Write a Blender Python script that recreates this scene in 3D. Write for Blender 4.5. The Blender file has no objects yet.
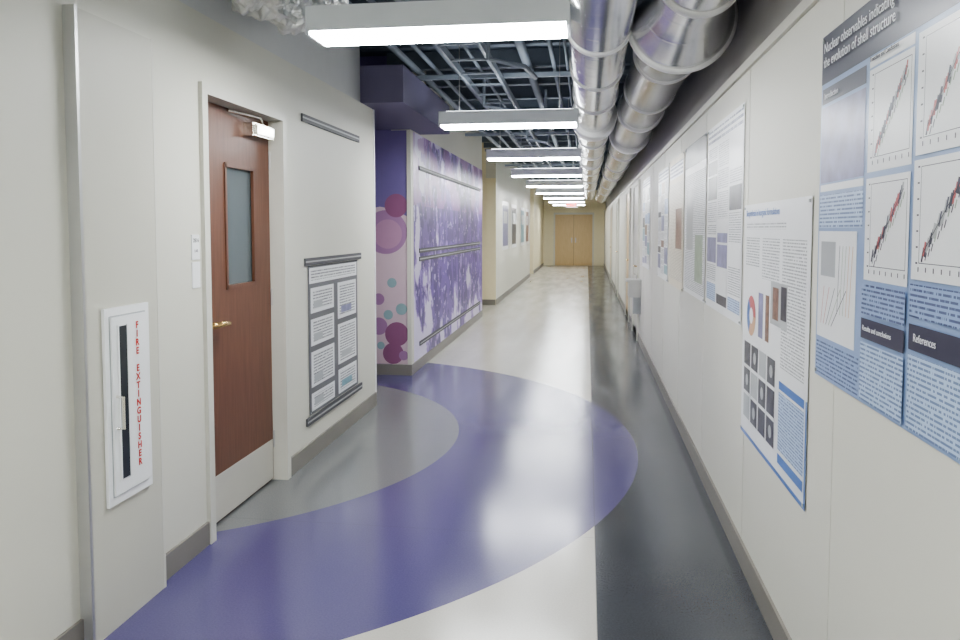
import bpy, math, random
from mathutils import Matrix, Vector, noise
random.seed(4)
D=bpy.data
try: bpy.context.scene.view_settings.look='AgX - Medium High Contrast'
except Exception: pass
# ------------------------------------------------------------------ materials
def newmat(name):
    m=D.materials.new(name); m.use_nodes=True
    return m, m.node_tree, m.node_tree.nodes['Principled BSDF']
def N(nt,t,**kw):
    n=nt.nodes.new(t)
    for k,v in kw.items(): setattr(n,k,v)
    return n
def mth(nt,op,a,b=None,c=None):
    n=nt.nodes.new('ShaderNodeMath'); n.operation=op
    for i,x in enumerate((a,b,c)):
        if x is None: continue
        if isinstance(x,(int,float)): n.inputs[i].default_value=x
        else: nt.links.new(x,n.inputs[i])
    return n.outputs[0]
def mixc(nt,f,a,b):
    n=nt.nodes.new('ShaderNodeMix'); n.data_type='RGBA'
    if isinstance(f,(int,float)): n.inputs[0].default_value=f
    else: nt.links.new(f,n.inputs[0])
    for i,x in ((6,a),(7,b)):
        if isinstance(x,tuple): n.inputs[i].default_value=(*x,1)
        else: nt.links.new(x,n.inputs[i])
    return n.outputs[2]
def coords(nt):
    tc=nt.nodes.new('ShaderNodeTexCoord'); s=nt.nodes.new('ShaderNodeSeparateXYZ')
    nt.links.new(tc.outputs['Object'],s.inputs[0]); return tc.outputs['Object'],s.outputs
def noisen(nt,vec,scale,detail=2,sc3=None):
    if sc3:
        mp=nt.nodes.new('ShaderNodeMapping'); mp.inputs['Scale'].default_value=sc3
        nt.links.new(vec,mp.inputs[0]); vec=mp.outputs[0]
    n=nt.nodes.new('ShaderNodeTexNoise'); n.inputs['Scale'].default_value=scale; n.inputs['Detail'].default_value=detail
    nt.links.new(vec,n.inputs['Vector']); return n.outputs['Fac']
def paint(name,col,rough=.6,metal=0,var=.04,scale=8,bump=0,spec=.5):
    m,nt,b=newmat(name); v,s=coords(nt)
    f=noisen(nt,v,scale,3)
    a=tuple(min(1,c*(1-var)) for c in col); c2=tuple(min(1,c*(1+var)) for c in col)
    nt.links.new(mixc(nt,f,a,c2),b.inputs['Base Color'])
    b.inputs['Roughness'].default_value=rough; b.inputs['Metallic'].default_value=metal
    b.inputs['Specular IOR Level'].default_value=spec
    if bump:
        bn=N(nt,'ShaderNodeBump'); bn.inputs['Strength'].default_value=bump; bn.inputs['Distance'].default_value=.002
        nt.links.new(noisen(nt,v,300,2),bn.inputs['Height']); nt.links.new(bn.outputs[0],b.inputs['Normal'])
    return m
def emis(name,col,st):
    m,nt,b=newmat(name); b.inputs['Base Color'].default_value=(*col,1)
    b.inputs['Emission Color'].default_value=(*col,1); b.inputs['Emission Strength'].default_value=st; return m
def textmat(name,bg,ink,pitch=.0115,frac=.45,gl=.35):
    m,nt,b=newmat(name); v,s=coords(nt)
    st=mth(nt,'FRACT',mth(nt,'DIVIDE',s[2],pitch))
    line=mth(nt,'LESS_THAN',st,frac)
    row=mth(nt,'FLOOR',mth(nt,'DIVIDE',s[2],pitch))
    cb=N(nt,'ShaderNodeCombineXYZ'); nt.links.new(mth(nt,'MULTIPLY',s[1],130.0),cb.inputs[0]); nt.links.new(mth(nt,'MULTIPLY',row,7.3),cb.inputs[1])
    n=N(nt,'ShaderNodeTexNoise'); n.inputs['Scale'].default_value=1.0; n.inputs['Detail'].default_value=1
    nt.links.new(cb.outputs[0],n.inputs['Vector'])
    w=mth(nt,'GREATER_THAN',n.outputs['Fac'],.42)
    nt.links.new(mixc(nt,mth(nt,'MULTIPLY',line,w),bg,ink),b.inputs['Base Color'])
    b.inputs['Roughness'].default_value=gl; return m

M_wall=paint('wall_paint',(.65,.64,.56),.5,bump=.15,var=.03,scale=1.5)
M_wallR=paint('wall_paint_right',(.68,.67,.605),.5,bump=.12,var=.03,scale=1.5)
M_col=paint('column_panel_paint',(.56,.55,.475),.5,var=.02,scale=2)
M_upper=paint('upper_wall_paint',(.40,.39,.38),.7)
M_upperL=paint('upper_wall_left_paint',(.62,.625,.61),.7)
M_warmlit=paint('warm_lit_wall',(.80,.73,.52),.55)  # warm light painted into the wall colour, no warm lamps there
M_base=paint('baseboard_vinyl',(.23,.215,.19),.45)
M_frame=paint('door_frame_paint',(.64,.63,.56),.4)
M_deck=paint('ceiling_deck',(.10,.13,.165),.8,var=.25,scale=2)
M_joist=paint('joist_steel',(.17,.20,.24),.6,var=.15)
M_pipe=paint('pipe_paint',(.28,.315,.36),.5)
M_white=paint('white_enamel',(.84,.85,.85),.35)
M_fix=paint('fixture_enamel',(.86,.89,.92),.35)
M_alu=paint('aluminium',(.55,.55,.54),.4,metal=.7)
M_steel=paint('kick_plate_steel',(.60,.58,.52),.4,metal=.3)
M_rail=paint('rail_grey',(.10,.10,.105),.6)
M_raill=paint('rail_insert',(.40,.40,.40),.5)
M_purple=paint('purple_paint',(.19,.15,.34),.5)
M_soffit=paint('soffit_paint',(.155,.14,.225),.6)
M_brass=paint('brass',(.75,.52,.22),.25,metal=1)
M_chrome=paint('chrome',(.8,.78,.72),.25,metal=1)
M_black=paint('black',(.02,.02,.022),.3)
M_dglass=paint('dark_glass',(.03,.035,.04),.2,spec=.6)
M_glassf=paint('door_glass',(.11,.135,.14),.15,spec=.8)
M_red=paint('red_letters',(.50,.03,.02),.4)
M_navy=paint('navy_ink',(.045,.045,.075),.3)
M_ltxt=paint('light_text',(.85,.86,.9),.4)
M_lens=emis('lamp_lens',(.95,.98,1.0),60)
M_upfill=emis('added_upfill',(.90,.96,1.0),8)  # added upward glow that brightens the ceiling and upper walls
M_exit=emis('exit_red',(1,.06,.04),6)

def wood(name,a,bc):
    m,nt,b=newmat(name); v,s=coords(nt)
    f=noisen(nt,v,6,5,(9,9,.7)); f2=noisen(nt,v,60,3,(1,1,.06))
    nt.links.new(mixc(nt,mth(nt,'ADD',mth(nt,'MULTIPLY',f,.6),mth(nt,'MULTIPLY',f2,.4)),a,bc),b.inputs['Base Color'])
    b.inputs['Roughness'].default_value=.38; return m
M_wood=wood('cherry_wood',(.08,.034,.021),(.23,.105,.064))
M_oak=wood('oak_wood',(.48,.34,.16),(.72,.54,.31))

def ductmat(name,pitch):
    m,nt,b=newmat(name); v,s=coords(nt)
    ang=mth(nt,'ARCTAN2',s[2],s[0])
    ph=mth(nt,'ADD',mth(nt,'MULTIPLY',s[1],2*math.pi/pitch),ang)
    r=mth(nt,'POWER',mth(nt,'MAXIMUM',mth(nt,'COSINE',ph),0.0),60.0)
    bn=N(nt,'ShaderNodeBump'); bn.inputs['Strength'].default_value=.4; bn.inputs['Distance'].default_value=.002
    nt.links.new(r,bn.inputs['Height']); nt.links.new(bn.outputs[0],b.inputs['Normal'])
    nt.links.new(mixc(nt,noisen(nt,v,4,3),(.62,.62,.63),(.90,.90,.90)),b.inputs['Base Color'])
    nt.links.new(mth(nt,'ADD',mth(nt,'MULTIPLY',noisen(nt,v,3,2),.10),.17),b.inputs['Roughness'])
    b.inputs['Metallic'].default_value=.95; return m
M_duct=ductmat('galvanised_spiral_duct',.22)
M_band=paint('duct_band',(.85,.85,.85),.4,metal=.4)
M_foil=paint('foil_insulation',(.60,.60,.58),.35,metal=.6,var=.35,scale=20)

def floormat():
    m,nt,b=newmat('vinyl_floor'); v,s=coords(nt)
    def lt(a,c): return mth(nt,'LESS_THAN',a,c)
    sp=noisen(nt,v,140,2); big=noisen(nt,v,1.3,3); st=noisen(nt,v,1.6,3,(3.0,.5,1))
    beige=mixc(nt,sp,(.46,.44,.395),(.58,.56,.51))
    dark=mixc(nt,sp,(.024,.027,.033),(.056,.062,.073))
    grey=mixc(nt,sp,(.12,.125,.128),(.215,.22,.22))
    purp=mixc(nt,sp,(.062,.053,.145),(.11,.095,.225))
    c=mixc(nt,lt(s[0],.05),dark,beige)
    dx=mth(nt,'ADD',s[0],3.01); dy=mth(nt,'SUBTRACT',s[1],5.2)
    r=mth(nt,'SQRT',mth(nt,'ADD',mth(nt,'MULTIPLY',dx,dx),mth(nt,'MULTIPLY',dy,dy)))
    c=mixc(nt,lt(r,3.36),c,purp); c=mixc(nt,lt(r,2.10),c,grey)
    sy=mth(nt,'FRACT',mth(nt,'DIVIDE',s[1],1.83)); seam=lt(sy,.002)
    sx=lt(mth(nt,'ABSOLUTE',mth(nt,'SUBTRACT',s[0],.05)),.003)
    sm=mth(nt,'MULTIPLY',mth(nt,'MAXIMUM',seam,sx),.35)
    c=mixc(nt,sm,c,(.05,.05,.05))
    c=mixc(nt,mth(nt,'MULTIPLY',big,.05),c,(.25,.25,.27))
    nt.links.new(c,b.inputs['Base Color'])
    nt.links.new(mth(nt,'ADD',mth(nt,'MULTIPLY',st,.24),.075),b.inputs['Roughness'])
    b.inputs['Specular IOR Level'].default_value=.6
    return m
M_floor=floormat()

def muralmat():
    m,nt,b=newmat('mural_print'); v,s=coords(nt)
    base=mixc(nt,noisen(nt,v,1.2,3),(.55,.48,.74),(.80,.76,.86))
    n1=noisen(nt,v,2.3,7,(1,1,.8))
    zc=mth(nt,'ABSOLUTE',mth(nt,'SUBTRACT',s[2],1.4))
    yc=mth(nt,'MAXIMUM',mth(nt,'SUBTRACT',8.7,s[1]),0.0)
    bias=mth(nt,'ADD',mth(nt,'MULTIPLY',zc,.13),mth(nt,'MULTIPLY',yc,.15))
    k=mth(nt,'SUBTRACT',n1,bias)
    c=mixc(nt,mth(nt,'GREATER_THAN',k,.31),base,(.33,.22,.56))
    c=mixc(nt,mth(nt,'GREATER_THAN',k,.355),c,(.14,.07,.34))
    n2=noisen(nt,v,7,5,(1,1,.6))
    sel=mth(nt,'MULTIPLY',mth(nt,'GREATER_THAN',n2,.52),mth(nt,'GREATER_THAN',k,.34))
    c=mixc(nt,sel,c,(.06,.03,.18))
    n3=noisen(nt,v,10,4)
    c=mixc(nt,mth(nt,'MULTIPLY',mth(nt,'GREATER_THAN',n3,.63),mth(nt,'GREATER_THAN',k,.31)),c,(.48,.40,.70))
    mg=mth(nt,'MULTIPLY',mth(nt,'GREATER_THAN',noisen(nt,v,1.7,2),.5),mth(nt,'GREATER_THAN',s[2],1.75))
    c=mixc(nt,mth(nt,'MULTIPLY',mg,.55),c,(.38,.15,.42))
    nt.links.new(c,b.inputs['Base Color']); b.inputs['Roughness'].default_value=.35
    return m
M_mural=muralmat()

# ------------------------------------------------------------------ mesh builder
class MB:
    def __init__(s): s.v=[];s.f=[];s.m=[];s.mats=[]
    def mi(s,m):
        if m not in s.mats: s.mats.append(m)
        return s.mats.index(m)
    def box(s,x0,x1,y0,y1,z0,z1,m):
        o=len(s.v); s.v+=[(x0,y0,z0),(x1,y0,z0),(x1,y1,z0),(x0,y1,z0),(x0,y0,z1),(x1,y0,z1),(x1,y1,z1),(x0,y1,z1)]
        for q in ((0,3,2,1),(4,5,6,7),(0,1,5,4),(1,2,6,5),(2,3,7,6),(3,0,4,7)):
            s.f.append(tuple(o+i for i in q)); s.m.append(s.mi(m))
        return s
    def poly(s,pts,m):
        o=len(s.v); s.v+=list(pts); s.f.append(tuple(range(o,o+len(pts)))); s.m.append(s.mi(m)); return s
    def tube(s,path,rad,m,seg=16,cap=True,jit=0):
        o=len(s.v); P=[Vector(p) for p in path]
        for i,p in enumerate(P):
            t=(P[min(i+1,len(P)-1)]-P[max(i-1,0)]).normalized()
            a=Vector((0,0,1)) if abs(t.z)<.9 else Vector((1,0,0))
            u=t.cross(a).normalized(); w=u.cross(t)
            r=rad[i] if isinstance(rad,(list,tuple)) else rad
            for k in range(seg):
                an=2*math.pi*k/seg; q=p+(u*math.cos(an)+w*math.sin(an))*r
                if jit: q=q+ (q-p).normalized()*jit*(noise.noise(q*14)*2+abs(noise.noise(q*31))*1.5)
                s.v.append(tuple(q))
        mi=s.mi(m)
        for i in range(len(P)-1):
            for k in range(seg):
                k2=(k+1)%seg
                s.f.append((o+i*seg+k,o+i*seg+k2,o+(i+1)*seg+k2,o+(i+1)*seg+k)); s.m.append(mi)
        if cap:
            s.f.append(tuple(o+k for k in range(seg))[::-1]); s.m.append(mi)
            e=o+(len(P)-1)*seg; s.f.append(tuple(e+k for k in range(seg))); s.m.append(mi)
        return s
    def done(s,name,parent=None,bevel=0,smooth=False,origin=None):
        me=D.meshes.new(name)
        vs=s.v
        if origin: vs=[(a-origin[0],b-origin[1],c-origin[2]) for a,b,c in vs]
        me.from_pydata(vs,[],s.f)
        for m in s.mats: me.materials.append(m)
        for p,i in zip(me.polygons,s.m): p.material_index=i; p.use_smooth=smooth and len(p.vertices)==4
        me.validate(); me.update()
        ob=D.objects.new(name,me); bpy.context.scene.collection.objects.link(ob)
        if origin: ob.location=origin
        if parent: ob.parent=parent
        if bevel:
            b=ob.modifiers.new('bevel','BEVEL'); b.width=bevel; b.segments=2; b.limit_method='ANGLE'
        return ob
def box(name,*a,parent=None,bevel=0): return MB().box(*a).done(name,parent,bevel)
def text(name,body,size,side,x,y,z,mat,parent,align='LEFT',line=1.0,bold=0):
    cu=D.curves.new(name,'FONT'); cu.body=body; cu.size=size; cu.align_x=align; cu.extrude=0.0003; cu.space_line=line; cu.offset=bold
    ob=D.objects.new(name+'_tmp',cu); bpy.context.scene.collection.objects.link(ob)
    bpy.context.view_layer.update()
    me=D.meshes.new_from_object(ob.evaluated_get(bpy.context.evaluated_depsgraph_get()))
    D.objects.remove(ob); me.materials.clear(); me.materials.append(mat)
    if side=='R': R=Matrix(((0,0,-1),(-1,0,0),(0,1,0)))
    elif side=='L': R=Matrix(((0,0,1),(1,0,0),(0,1,0)))
    else: R=Matrix(((1,0,0),(0,0,-1),(0,1,0)))
    me.transform(Matrix.Translation((x,y,z))@R.to_4x4())
    o=D.objects.new(name,me); bpy.context.scene.collection.objects.link(o)
    if parent: o.parent=parent
    return o

XL,XR=-1.78,.70; YB,YE=-3.6,31.5; ZC=3.25; WT=2.5
# ------------------------------------------------------------------ shell
MB().poly([(-3.6,YB-.2,0),(XR+.2,YB-.2,0),(XR+.2,YE+.2,0),(-3.6,YE+.2,0)],M_floor).done('floor')
box('ceiling',-3.6,XR+.3,YB-.2,YE+.2,ZC,ZC+.1,M_deck)
w=MB()
D0,D1,DH=3.38,4.27,2.13
w.box(XL-.2,XL,YB,D0-.04,0,WT,M_wall); w.box(XL-.2,XL,D0-.04,D1+.04,DH+.04,WT,M_wall); w.box(XL-.2,XL,D1+.04,6.26,0,WT,M_wall)
w.box(XL-.24,XL-.02,YB,5.94,WT,ZC,M_upperL)
w.box(-3.5,XL-.2,6.06,6.26,0,2.5,M_wall)
w.box(XL-.01,XL+.005,6.24,6.265,0,WT,M_white)
w.box(XL-.2,XL,7.59,12.9,0,ZC,M_wall)
w.box(XL-.2,XL,14.9,24,0,ZC,M_wall)
w.box(XL-.2,XL,25.6,YE,0,ZC,M_warmlit)
w.done('wall_left')
w=MB(); w.box(-3.55,-3.4,6.26,7.59,0,2.5,M_purple); w.box(-3.4,XL-.2,7.59,7.75,0,ZC,M_purple)
w.done('wall_alcove')
w=MB()
w.box(-3.55,-3.4,12.9,14.9,0,ZC,M_warmlit); w.box(-3.4,XL-.2,14.9,15.05,0,ZC,M_warmlit); w.box(XL-.2,XL+.004,14.88,14.899,0,2.5,M_warmlit)
w.box(-3.4,XL-.2,12.7,12.9,0,ZC,M_warmlit)
w.box(-3.55,-3.4,24,25.6,0,ZC,M_warmlit); w.box(-3.4,XL-.2,25.6,25.75,0,ZC,M_warmlit); w.box(XL-.2,XL+.004,25.58,25.6,0,2.5,M_warmlit)
w.box(-3.4,XL-.2,23.8,24,0,ZC,M_warmlit)
w.done('wall_side_openings')
w=MB()
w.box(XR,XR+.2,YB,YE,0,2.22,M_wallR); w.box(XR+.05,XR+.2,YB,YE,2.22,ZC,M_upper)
for k in range(-4,22):
    y=2.26+1.22*k
    if y>YB: w.box(XR-.0015,XR,y-.002,y+.002,.1,2.2,M_frame)
w.done('wall_right')
box('trim_right_top',XR-.015,XR+.06,YB,YE,2.2,2.24,M_frame)
box('wall_back',XL-.2,XR+.2,YB-.2,YB,0,ZC,M_wall)
box('wall_far',-3.4,XR+.2,YE,YE+.2,0,ZC,M_warmlit)
b=MB()
for y0,y1 in ((YB,2.42),(2.93,D0-.05),(D1+.05,6.24),(7.69,12.9),(14.9,24),(25.6,YE)): b.box(XL,XL+.012,y0,y1,0,.11,M_base)
b.box(-3.4,XL+.012,7.55,7.568,0,.11,M_base); b.box(XL,XL+.014,7.56,7.69,0,.11,M_base); b.box(-3.4,XL,14.865,14.878,0,.11,M_base)
b.done('baseboard_left')
box('baseboard_right',XR-.012,XR,YB,YE,0,.11,M_base)

# ------------------------------------------------------------------ mural
mu=MB()
mu.poly([(XL+.004,7.68,.11),(XL+.004,12.9,.11),(XL+.004,12.9,2.5),(XL+.004,7.68,2.5)],M_mural)
mural=mu.done('wall_mural')
M_pinkbg=paint('pink_panel',(.62,.48,.53),.4); M_mag=paint('plum_dots',(.28,.11,.21),.4); M_teal=paint('teal_dots',(.28,.40,.42),.4); M_pk=paint('mauve_dots',(.36,.20,.35),.4)
mc=MB(); yy=7.586
mc.poly([(-3.3,yy,.11),(XL-.02,yy,.11),(XL-.02,yy,2.5),(-3.3,yy,2.5)],M_purple)
mc.poly([(-2.9,yy-.001,.11),(XL-.02,yy-.001,.11),(XL-.02,yy-.001,1.62),(-1.95,yy-.001,1.70),(-2.1,yy-.001,1.73),(-2.9,yy-.001,1.6)],M_pinkbg)
def disc(x,z,r,m,k):
    mc.poly([(x+r*math.cos(a*math.pi/20),yy-.001-.0008*k,z+r*math.sin(a*math.pi/20)) for a in range(40)],m)
random.seed(9)
disc(-2.04,1.47,.225,M_pk,1); disc(-2.02,1.45,.15,paint('rose_dots',(.45,.26,.38),.4),2); disc(-1.93,1.74,.12,M_mag,3)
disc(-1.93,.42,.125,M_mag,2); disc(-1.97,.22,.11,M_mag,1); disc(-2.12,.5,.09,M_pk,1); disc(-1.88,.68,.06,M_teal,3); disc(-2.12,.78,.06,M_pk,1)
disc(-1.98,.95,.05,M_teal,1); disc(-2.02,.62,.05,M_teal,2); disc(-1.86,.20,.05,M_pk,3); disc(-2.1,.30,.04,M_teal,3)
for i in range(26):
    disc(random.uniform(-2.8,-2.3),random.uniform(.25,1.5),random.uniform(.03,.12),random.choice([M_mag,M_teal,M_pk]),4+i*.2)
mc.done('mural_dots')
box('trim_mural_corner',XL-.035,XL+.008,7.572,7.68,.0,2.5,M_wall)
sf=MB(); sf.box(-3.38,-1.45,5.95,7.57,2.505,2.80,M_soffit); sf.box(XL+.009,-1.45,7.57,8.0,2.505,2.80,M_soffit); sf.done('soffit')

# ------------------------------------------------------------------ rails
def rail(y0,y1,zs):
    r=MB()
    for z in zs:
        r.box(XL+.001,XL+.014,y0,y1,z-.024,z+.024,M_rail); r.box(XL+.014,XL+.016,y0,y1,z-.004,z+.006,M_raill)
    return r.done('poster_rail')
rail(4.6,5.8,(2.2,)); rail(4.62,5.82,(1.29,)); rail(4.62,5.82,(.255,))
rail(7.95,12.6,(2.15,)); rail(7.95,12.6,(1.27,1.18)); rail(7.95,12.6,(.27,))

# ------------------------------------------------------------------ posters
M_pw=paint('poster_white',(.80,.81,.82),.3); M_pblue=paint('poster_blue',(.28,.38,.59),.3,var=.08); M_pb2=paint('poster_band_blue',(.07,.18,.48),.3)
M_pgrey=paint('poster_grey',(.42,.44,.45),.3); M_img=paint('poster_image',(.05,.05,.06),.3,var=.8,scale=40)
M_imgp=paint('poster_photo_purple',(.22,.22,.38),.3,var=.6,scale=14); M_brown=paint('poster_photo_brown',(.22,.12,.08),.3,var=.8,scale=50)
M_org=paint('poster_orange',(.60,.36,.2),.3); M_grn=paint('poster_green',(.32,.40,.30),.3,var=.4,scale=20); M_rd=paint('poster_red',(.5,.12,.12),.3)
M_cream=paint('poster_cream',(.68,.62,.50),.35,var=.12,scale=10); M_teal2=paint('poster_teal',(.2,.36,.42),.3,var=.5,scale=30)
T_w=textmat('text_on_white',(.79,.80,.81),(.32,.33,.35)); T_b=textmat('text_on_blue',(.30,.41,.63),(.08,.10,.22)); T_l=textmat('text_on_lightblue',(.48,.60,.78),(.15,.21,.38)); T_h=textmat('heading_text',(.79,.80,.81),(.10,.12,.22),.03,.5)
T_c=textmat('text_on_cream',(.72,.68,.58),(.4,.36,.28)); T_d=textmat('text_dense',(.76,.77,.77),(.20,.20,.22),.02,.42)
def poster(side,y0,y1,z0,z1,bg,els,name='research_poster',off=.004):
    m=MB(); X=XR-off if side=='R' else XL+off; sg=-1 if side=='R' else 1
    def P(u,v,k):
        y=(y1-u*(y1-y0)) if side=='R' else (y0+u*(y1-y0))
        return (X+sg*.0006*k,y,z0+v*(z1-z0))
    m.box(min(X,X+sg*.0005),max(X,X+sg*.0005),y0,y1,z0,z1,bg)
    for i,e in enumerate(els):
        k=2+i*.03
        if e[0]=='r': _,u0,v0,u1,v1,mt=e; m.poly([P(u0,v0,k),P(u1,v0,k),P(u1,v1,k),P(u0,v1,k)],mt)
        elif e[0]=='l':
            _,u0,v0,u1,v1,th,mt=e; dx,dy=u1-u0,v1-v0; L=math.hypot(dx,dy); nx,ny=-dy/L*th/2,dx/L*th/2
            m.poly([P(u0-nx,v0-ny,k),P(u1-nx,v1-ny,k),P(u1+nx,v1+ny,k),P(u0+nx,v0+ny,k)],mt)
        elif e[0]=='c':
            _,u,v,r,a0,a1,mt=e; asp=(z1-z0)/(y1-y0)
            pts=[P(u,v,k)]+[P(u+r*asp*math.cos(a0+(a1-a0)*j/12),v+r*math.sin(a0+(a1-a0)*j/12),k) for j in range(13)]
            m.poly(pts,mt)
    for u in (.015,.985):
        for v in (.015,.985):
            a=P(u,v,4); m.box(min(a[0],a[0]+sg*.004),max(a[0],a[0]+sg*.004),a[1]-.005,a[1]+.005,a[2]-.005,a[2]+.005,M_pgrey)
    return m.done(name)
els=[('r',0,.86,1,1,M_navy)]
def graph(u0,v0,u1,v1,slope=1,seed=0):
    rr=random.Random(seed); e=[('r',u0,v0,u1,v1,M_pw)]
    a0,b0,a1,b1=u0+.03,v0+.035,u1-.012,v1-.015
    for (x0,y0,x1,y1) in ((a0,b0,a1,b0),(a0,b1,a1,b1),(a0,b0,a0,b1),(a1,b0,a1,b1)): e.append(('l',x0,y0,x1,y1,.0015,M_navy))
    cnt=26
    for j in range(cnt):
        t=j/cnt; x=a0+.015+t*(a1-a0-.03); y=b0+.02+t*(b1-b0-.04)+rr.uniform(-.006,.006)
        e.append(('l',x-.004,y-.014,x+.004,y+.016,.006,rr.choice([M_navy,M_navy,M_pgrey,M_rd])))
        if j%2: e.append(('l',x+.004,y-.022,x+.010,y-.006,.0035,rr.choice([M_navy,M_grn])))
    e.append(('l',a0+.015,b0+.02,a1-.015,b1-.02,.002,M_black))
    for j in range(7):
        x=a0+(a1-a0)*j/6; e.append(('l',x,b0-.008,x,b0-.018,.0035,M_navy))
        y=b0+(b1-b0)*j/6; e.append(('l',a0-.012,y,a0-.004,y,.0035,M_navy))
    return e
els+=[('r',.01,.80,.31,.845,M_navy),('r',.01,.57,.31,.79,M_imgp),('r',.01,.545,.31,.565,M_pw),('r',.01,.44,.31,.535,T_l),('r',.01,.12,.28,.43,M_pw),
 ('r',.03,.30,.14,.40,M_pgrey),('r',.01,.01,.31,.11,T_b)]
for j in range(5):
    els.append(('l',.04+.02*j,.16,.06+.04*j,.27,.003,random.choice([M_grn,M_rd,M_navy])))
    els.append(('l',.16+.02*j,.20,.17+.022*j,.39,.003,random.choice([M_grn,M_org,M_navy])))
els+=[('r',.33,.83,.55,.855,M_pw)]+graph(.33,.575,.55,.825,seed=1)+graph(.33,.31,.55,.56,seed=2)
els+=graph(.57,.59,.79,.845,seed=3)+graph(.57,.33,.79,.58,seed=4)
els+=[('r',.33,.225,.55,.30,T_b),('r',.33,.165,.55,.215,M_navy),('r',.33,.01,.55,.155,T_l),('r',.57,.25,.79,.32,T_b),('r',.57,.18,.79,.235,M_navy),('r',.57,.01,.79,.17,T_l),
 ('r',.81,.01,.99,.30,T_l),('r',.81,.32,.99,.84,M_pw)]
p1=poster('R',1.23,2.43,1.06,2.07,M_pblue,els)
X1=XR-.0112
text('title','Nuclear observables indicating\nthe evolution of shell structure',.042,'R',X1,2.395,2.015,M_ltxt,p1)
text('heading_1','Transition and Conclusions',.016,'R',X1,2.02,1.911,M_navy,p1)
text('heading_2','Results and conclusions',.019,'R',X1,2.02,1.247,M_ltxt,p1)
text('heading_3','References',.024,'R',X1,1.72,1.262,M_ltxt,p1)
text('heading_4','Introduction',.024,'R',X1,2.38,1.88,M_ltxt,p1)
els=[('r',.05,.895,.7,.925,T_w),('r',.05,.74,.30,.86,T_w),('r',.35,.70,.62,.86,T_w),('r',.66,.40,.96,.86,T_w),('r',.05,.62,.30,.72,M_pw),
 ('r',.50,.54,.74,.70,M_pgrey),('r',.53,.56,.62,.68,M_brown),('r',.65,.57,.73,.69,M_img),('r',.30,.46,.38,.64,M_imgp),('r',.42,.46,.48,.64,M_brown),
 ('c',.17,.53,.085,0,2.2,M_rd),('c',.17,.53,.085,2.2,4.2,M_pb2),('c',.17,.53,.085,4.2,6.2832,M_org),('c',.17,.53,.035,0,6.2832,M_pw)]
for a in range(3):
    for c in range(4):
        els.append(('r',.05+.14*c,.08+.115*a,.05+.14*c+.12,.08+.115*a+.10,M_img if (a*4+c)%5 else M_pgrey))
        if (a+c)%2: els.append(('c',.11+.14*c,.13+.115*a,.025,0,6.283,M_pgrey))
els+=[('r',.65,.32,.97,.35,M_pb2),('r',.65,.10,.97,.31,T_l),('r',.65,.36,.97,.39,M_pw),('r',0,0,1,.016,M_pb2),('r',.985,0,1,.35,M_pb2),('r',.65,.05,.97,.085,M_pb2)]
p2=poster('R',2.50,3.52,.60,1.605,M_pw,els)
text('title','Biosynthesis in Inorganic formulations',.038,'R',XR-.0085,3.47,1.555,M_pb2,p2)
def gen(seed,hdr=M_pb2,bg=M_pw):
    rr=random.Random(seed); e=[('r',.02,.9,.98,.98,T_h if bg==M_pw else hdr)]
    for c in range(3):
        v=.88
        while v>.08:
            h=rr.uniform(.06,.16); v0=max(.03,v-h)
            e.append(('r',.03+.325*c,v0+.012,.03+.325*c+.29,v,rr.choice([T_w,T_w,T_w,T_w,T_l,M_teal2,M_imgp,M_img,M_pw,M_brown]) ))
            v=v0
    return e
poster('R',3.57,4.60,1.06,2.07,M_pw,gen(1))
poster('R',4.66,5.62,1.06,2.07,M_pw,[('r',.03,.03,.97,.80,T_w),('r',.1,.3,.45,.7,M_pgrey),('r',.55,.1,.9,.4,M_grn),('r',0,.85,1,1,M_img)])
poster('R',5.70,6.68,1.04,2.07,M_cream,[('r',.06,.06,.94,.80,T_c),('r',.06,.84,.94,.95,T_h),('r',.5,.3,.9,.6,M_brown)])
poster('R',6.76,7.70,1.04,2.05,M_pw,gen(5,M_grn))
poster('R',8.7,9.8,1.04,2.1,M_pw,gen(6))
els=[('r',.02,.88,.98,.985,M_pw),('r',.05,.90,.95,.965,T_d)]
for i,(v0,v1) in enumerate(((.68,.85),(.46,.64),(.18,.42),(.02,.14))): els+=[('r',.04,v0,.47,v1,M_pw),('r',.08,v0+.02,.44,v1-.02,T_d),('r',.09,v0+.03,.25,v0+.08,M_pgrey)]
for i,(v0,v1) in enumerate(((.58,.85),(.24,.54),(.02,.20))): els+=[('r',.55,v0,.96,v1,M_pw),('r',.59,v0+.02,.93,v1-.02,T_d),('r',.62,v0+.04,.85,v0+.09,(M_imgp,M_pgrey,M_teal2)[i])]
M_brd=paint('poster_board',(.15,.15,.16),.45)
poster('L',4.68,5.74,.285,1.262,M_brd,els,off=.003)
for i,(a,c) in enumerate(((16.0,17.3),(18.0,19.3),(20.5,21.8),(22.2,23.4))):
    poster('L',a,c,1.05,2.1,M_pw,[('r',.08,.08,.92,.92,(M_imgp,M_img,M_teal2,M_brown)[i]),('r',.2,.55,.8,.8,T_w)])

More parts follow.
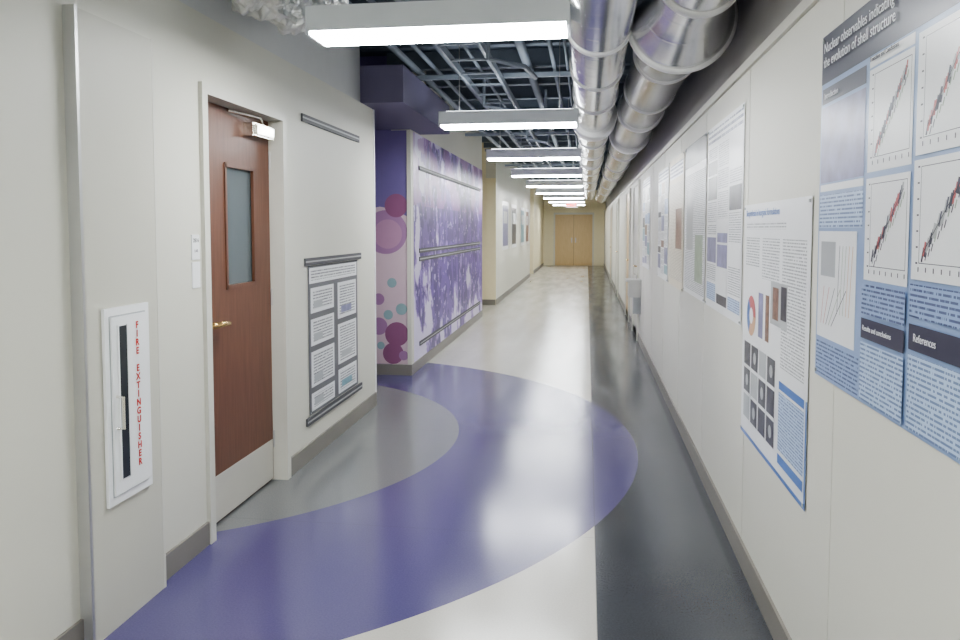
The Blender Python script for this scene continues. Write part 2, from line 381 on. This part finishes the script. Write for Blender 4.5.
# ------------------------------------------------------------------ left column panel + cabinet
c=MB(); c.box(XL,XL+.04,2.43,2.90,0,2.26,M_col); c.box(XL,XL+.046,2.415,2.43,0,2.265,M_alu); c.box(XL,XL+.041,2.885,2.902,0,2.262,M_frame)
c.done('column_cover_panel')
XC=XL+.041
c=MB()
y0,y1,z0,z1=2.52,2.80,.475,1.21
c.box(XC,XC+.012,y0,y1,z0,z1,M_white)
c.box(XC+.012,XC+.02,y0+.03,y1-.03,z0+.035,z1-.035,M_white)
for a in ((y0+.024,y0+.03),(y1-.03,y1-.024)): c.box(XC+.012,XC+.0125,a[0],a[1],z0+.03,z1-.03,M_pgrey)
for a in ((z0+.029,z0+.035),(z1-.035,z1-.029)): c.box(XC+.012,XC+.0125,y0+.03,y1-.03,a[0],a[1],M_pgrey)
cab=c.done('fire_extinguisher_cabinet')
c=MB(); c.box(XC+.02,XC+.024,y0+.065,y0+.115,z0+.09,z1-.07,M_dglass)
c.box(XC+.02,XC+.026,y0+.058,y0+.065,z0+.085,z1-.065,M_white);c.box(XC+.02,XC+.026,y0+.115,y0+.122,z0+.085,z1-.065,M_white)
c.done('vision_window',cab)
MB().tube([(XC+.02,y0+.05,.88),(XC+.045,y0+.05,.88),(XC+.045,y0+.05,.76),(XC+.02,y0+.05,.76)],.006,M_chrome,8).done('pull_handle',cab)
text('lettering','\n'.join('FIRE EXTINGUISHER'),.036,'L',XC+.0215,y0+.185,z1-.09,M_red,cab,'CENTER',.93,.0012)

s=MB(); s.box(XL,XL+.006,3.235,3.305,1.36,1.475,M_white); s.box(XL,XL+.006,3.235,3.305,1.23,1.35,M_white)
sg=s.done('room_sign',bevel=.002)
text('number','2816',.026,'L',XL+.0065,3.27,1.44,M_black,sg,'CENTER'); text('label','LAB',.018,'L',XL+.0065,3.27,1.395,M_rail,sg,'CENTER')

# ------------------------------------------------------------------ door_1
d=MB()
fx=XL+.02
d.box(XL-.16,fx,D0-.05,D0,0,DH+.05,M_frame); d.box(XL-.16,fx,D1,D1+.05,0,DH+.05,M_frame); d.box(XL-.16,fx,D0,D1,DH,DH+.05,M_frame)
door=d.done('door_1')
LX0,LX1=XL-.115,XL-.07
wy0,wy1,wz0,wz1=3.71,4.06,1.19,1.84
l=MB(); a,bb=D0+.004,D1-.004
l.box(LX0,LX1,a,wy0,.01,DH-.004,M_wood); l.box(LX0,LX1,wy1,bb,.01,DH-.004,M_wood)
l.box(LX0,LX1,wy0,wy1,.01,wz0,M_wood); l.box(LX0,LX1,wy0,wy1,wz1,DH-.004,M_wood)
l.box(LX0+.015,LX0+.03,wy0,wy1,wz0,wz1,M_glassf)
for q in ((wy0-.004,wy0+.018,wz0,wz1),(wy1-.018,wy1+.004,wz0,wz1),(wy0,wy1,wz0-.004,wz0+.018),(wy0,wy1,wz1-.018,wz1+.004)): l.box(LX1-.01,LX1+.006,*q,M_wood)
l.done('leaf',door)
box('kick_plate',LX1,LX1+.003,a+.01,bb-.01,.015,.25,M_steel,parent=door)
MB().box(LX1,LX1+.055,D1-.33,D1-.04,2.01,2.08,M_chrome).box(LX1+.055,LX1+.068,D1-.30,D1-.08,2.02,2.07,M_chrome).done('door_closer',door)
MB().tube([(LX1+.03,D1-.14,2.08),(LX1+.085,D1-.30,2.105),(LX1+.02,D1-.55,2.11)],.008,M_chrome,8).done('closer_arm',door)
h=MB(); h.tube([(LX1,D0+.085,1.03),(LX1+.014,D0+.085,1.03)],.038,M_brass,20); h.tube([(LX1+.01,D0+.085,1.03),(LX1+.055,D0+.085,1.03),(LX1+.064,D0+.10,1.03),(LX1+.064,D0+.17,1.03),(LX1+.059,D0+.235,1.023)],[.017,.017,.016,.015,.012],M_brass,12)
h.done('lever_handle',door,smooth=True)
hg=MB()
for z in (.25,1.1,1.9): hg.tube([(LX1+.006,D1-.004,z-.05),(LX1+.006,D1-.004,z+.05)],.007,M_alu,8)
hg.done('hinges',door)
box('jamb_stop',XL-.16,XL-.12,D0,D1,0,DH,M_rail,parent=door)

def rdoor(n,y0,y1,mat):
    d=MB(); d.box(XR-.03,XR+.0,y0-.06,y0,0,2.16,M_frame); d.box(XR-.03,XR,y1,y1+.06,0,2.16,M_frame); d.box(XR-.03,XR,y0,y1,2.1,2.16,M_frame)
    d.box(XR-.012,XR,y0,y1,.01,2.1,mat); o=d.done(n)
    MB().tube([(XR-.012,y0+.08,1.0),(XR-.05,y0+.08,1.0),(XR-.055,y0+.18,1.0)],.01,M_brass,10).done('lever_handle',o)
rdoor('door_2',10.4,11.4,M_frame); rdoor('door_3',12.5,13.5,M_oak); rdoor('door_4',17,18,M_frame); rdoor('door_5',21.5,22.5,M_oak)
f=MB(); f.box(XR-.16,XR-.001,9.95,10.25,.62,.82,M_alu); f.box(XR-.19,XR-.001,9.93,10.27,.82,.85,M_alu); f.box(XR-.10,XR-.001,10.0,10.2,.40,.62,M_pgrey)
f.tube([(XR-.05,10.1,.85),(XR-.05,10.1,.90),(XR-.09,10.1,.92)],.008,M_chrome,8); f.done('drinking_fountain',bevel=.01)

d=MB(); x0,x1=-1.30,.22; yd=YE
d.box(x0-.06,x0,yd-.05,yd,0,2.18,M_frame); d.box(x1,x1+.06,yd-.05,yd,0,2.18,M_frame); d.box(x0,x1,yd-.05,yd,2.1,2.18,M_frame)
xm=(x0+x1)/2
d.box(x0,xm-.004,yd-.03,yd,.01,2.1,M_oak); d.box(xm+.004,x1,yd-.03,yd,.01,2.1,M_oak); d.box(xm-.004,xm+.004,yd-.02,yd,.01,2.1,M_black)
d.box(xm-.10,xm-.06,yd-.06,yd-.03,.95,1.15,M_alu); d.box(xm+.06,xm+.10,yd-.06,yd-.03,.95,1.15,M_alu)
d.done('door_6')
e=MB(); e.box(-.72,-.32,26,26.04,2.22,2.42,M_white); e.tube([(-.52,26.02,2.42),(-.52,26.02,ZC)],.008,M_alu,8)
es=e.done('exit_sign'); text('letters','EXIT',.17,'F',-.52,25.996,2.26,M_exit,es,'CENTER')

# ------------------------------------------------------------------ lights
for k in range(-2,9):
    y=3.45+3.1*k
    b=MB(); b.box(-1.26,-.08,y-.12,y+.12,2.39,2.50,M_fix); b.box(-1.26,-1.245,y-.12,y+.12,2.375,2.39,M_fix); b.box(-.095,-.08,y-.12,y+.12,2.375,2.39,M_fix)
    for x in (-1.1,-.24): b.tube([(x,y,2.50),(x,y,ZC)],.004,M_alu,6,cap=False)
    o=b.done('ceiling_light_fixture')
    box('lamp_lens',-1.243,-.097,y-.105,y+.105,2.372,2.389,M_lens,parent=o)
    box('added_upfill',-1.2,-.14,y-.08,y+.08,2.501,2.508,M_upfill,parent=o)  # added fill sheet on top of the body, not a fixture part

# ------------------------------------------------------------------ ducts
def duct(X,Z,prof,bands,name='ventilation_duct'):
    y0=prof[0][0]; o=(X,y0,Z)
    m=MB(); m.tube([(X,y,Z) for y,r in prof],[r for y,r in prof],M_duct,64)
    for yb,r,wd in bands:
        m.tube([(X,yb-wd/2,Z),(X,yb-wd/2+.004,Z),(X,yb+wd/2-.004,Z),(X,yb+wd/2,Z)],[r-.012,r,r,r-.012],M_band,64)
    for k in range(12):
        y=y0+.8+2.4*k
        if y<prof[-1][0]: m.box(X-.003,X+.003,y-.012,y+.012,Z+.1,ZC,M_alu)
    return m.done(name,smooth=True,origin=o)
duct(.055,2.56,[(YB,.165),(7.0,.165),(24,.165)],[(1.2,.177,.05),(2.6,.177,.05),(4.0,.177,.05),(5.0,.177,.04),(6.0,.177,.06),(7.35,.215,.30),(8.6,.175,.06),(10,.175,.06),(11.5,.185,.1),(13,.175,.06),(15,.175,.06),(18,.175,.06)])
duct(.46,2.56,[(YB,.17),(3.55,.17),(3.7,.19),(3.95,.255),(4.02,.255),(4.03,.185),(26,.185)],[(2.0,.185,.05),(3.3,.185,.05),(4.0,.275,.04),(4.7,.197,.04),(5.9,.197,.04),(6.9,.205,.14),(8.6,.225,.25),(10,.195,.05),(12,.195,.05),(14,.205,.1),(17,.195,.05),(20,.195,.05)])
pts=[]
for i in range(91):
    t=i/90
    pts.append((-1.64+.22*t,3.42+.64*t,2.68-.05*math.sin(t*math.pi)+.55*max(0,t-.75)**1.3))
MB().tube(pts,.10,M_foil,64,jit=.026).done('foil_flexible_duct')

j=MB()
y=YB+.3
while y<YE:
    j.box(-1.99,XR+.04,y-.02,y+.02,ZC-.16,ZC,M_joist); j.box(-1.99,XR+.04,y-.05,y+.05,ZC-.175,ZC-.16,M_joist)
    y+=.9
j.done('ceiling_joists')
p=MB()
for x,z,r in ((-1.55,2.95,.03),(-1.40,2.98,.02),(-1.22,3.0,.035),(-.98,2.96,.015),(-.86,2.96,.015),(-.55,3.0,.04),(-.3,2.95,.02),(-.18,2.92,.012)):
    p.tube([(x,YB,z),(x,YE,z)],r,M_pipe,12)
p.done('ceiling_conduits',smooth=True)
p=MB()
for y in (5.0,6.9,9.0,11.1,13.3,16.5,19.6,22.7):
    p.box(XL,XR,y-.02,y+.02,2.86,2.90,M_pipe)
for y,x in ((5.4,-.7),(7.4,-1.0),(8.3,-.45),(10.2,-.8),(12,-.6)):
    p.tube([(x,y,3.0),(x,y,2.7),(x+.25,y+.1,2.66),(x+.3,y+.5,2.66)],.018,M_pipe,10)
p.done('ceiling_struts')
p=MB()
for x in (-1.05,-.75): p.box(x-.01,x+.01,4.2,30,2.78,2.84,M_pipe)
y=4.3
while y<30: p.box(-1.05,-.75,y-.01,y+.01,2.78,2.795,M_pipe); y+=.5
p.done('cable_tray')

wd=D.worlds.new('world'); bpy.context.scene.world=wd; wd.use_nodes=True
wd.node_tree.nodes['Background'].inputs[0].default_value=(.6,.65,.7,1); wd.node_tree.nodes['Background'].inputs[1].default_value=.3
cam=D.cameras.new('camera'); co=D.objects.new('camera',cam); bpy.context.scene.collection.objects.link(co)
cam.sensor_width=36; cam.lens=28.5; cam.shift_y=-47/960
co.location=(0,0,1.5); co.rotation_euler=(math.radians(90-3.3),0,math.radians(8.0)); cam.clip_start=.02
bpy.context.scene.camera=co
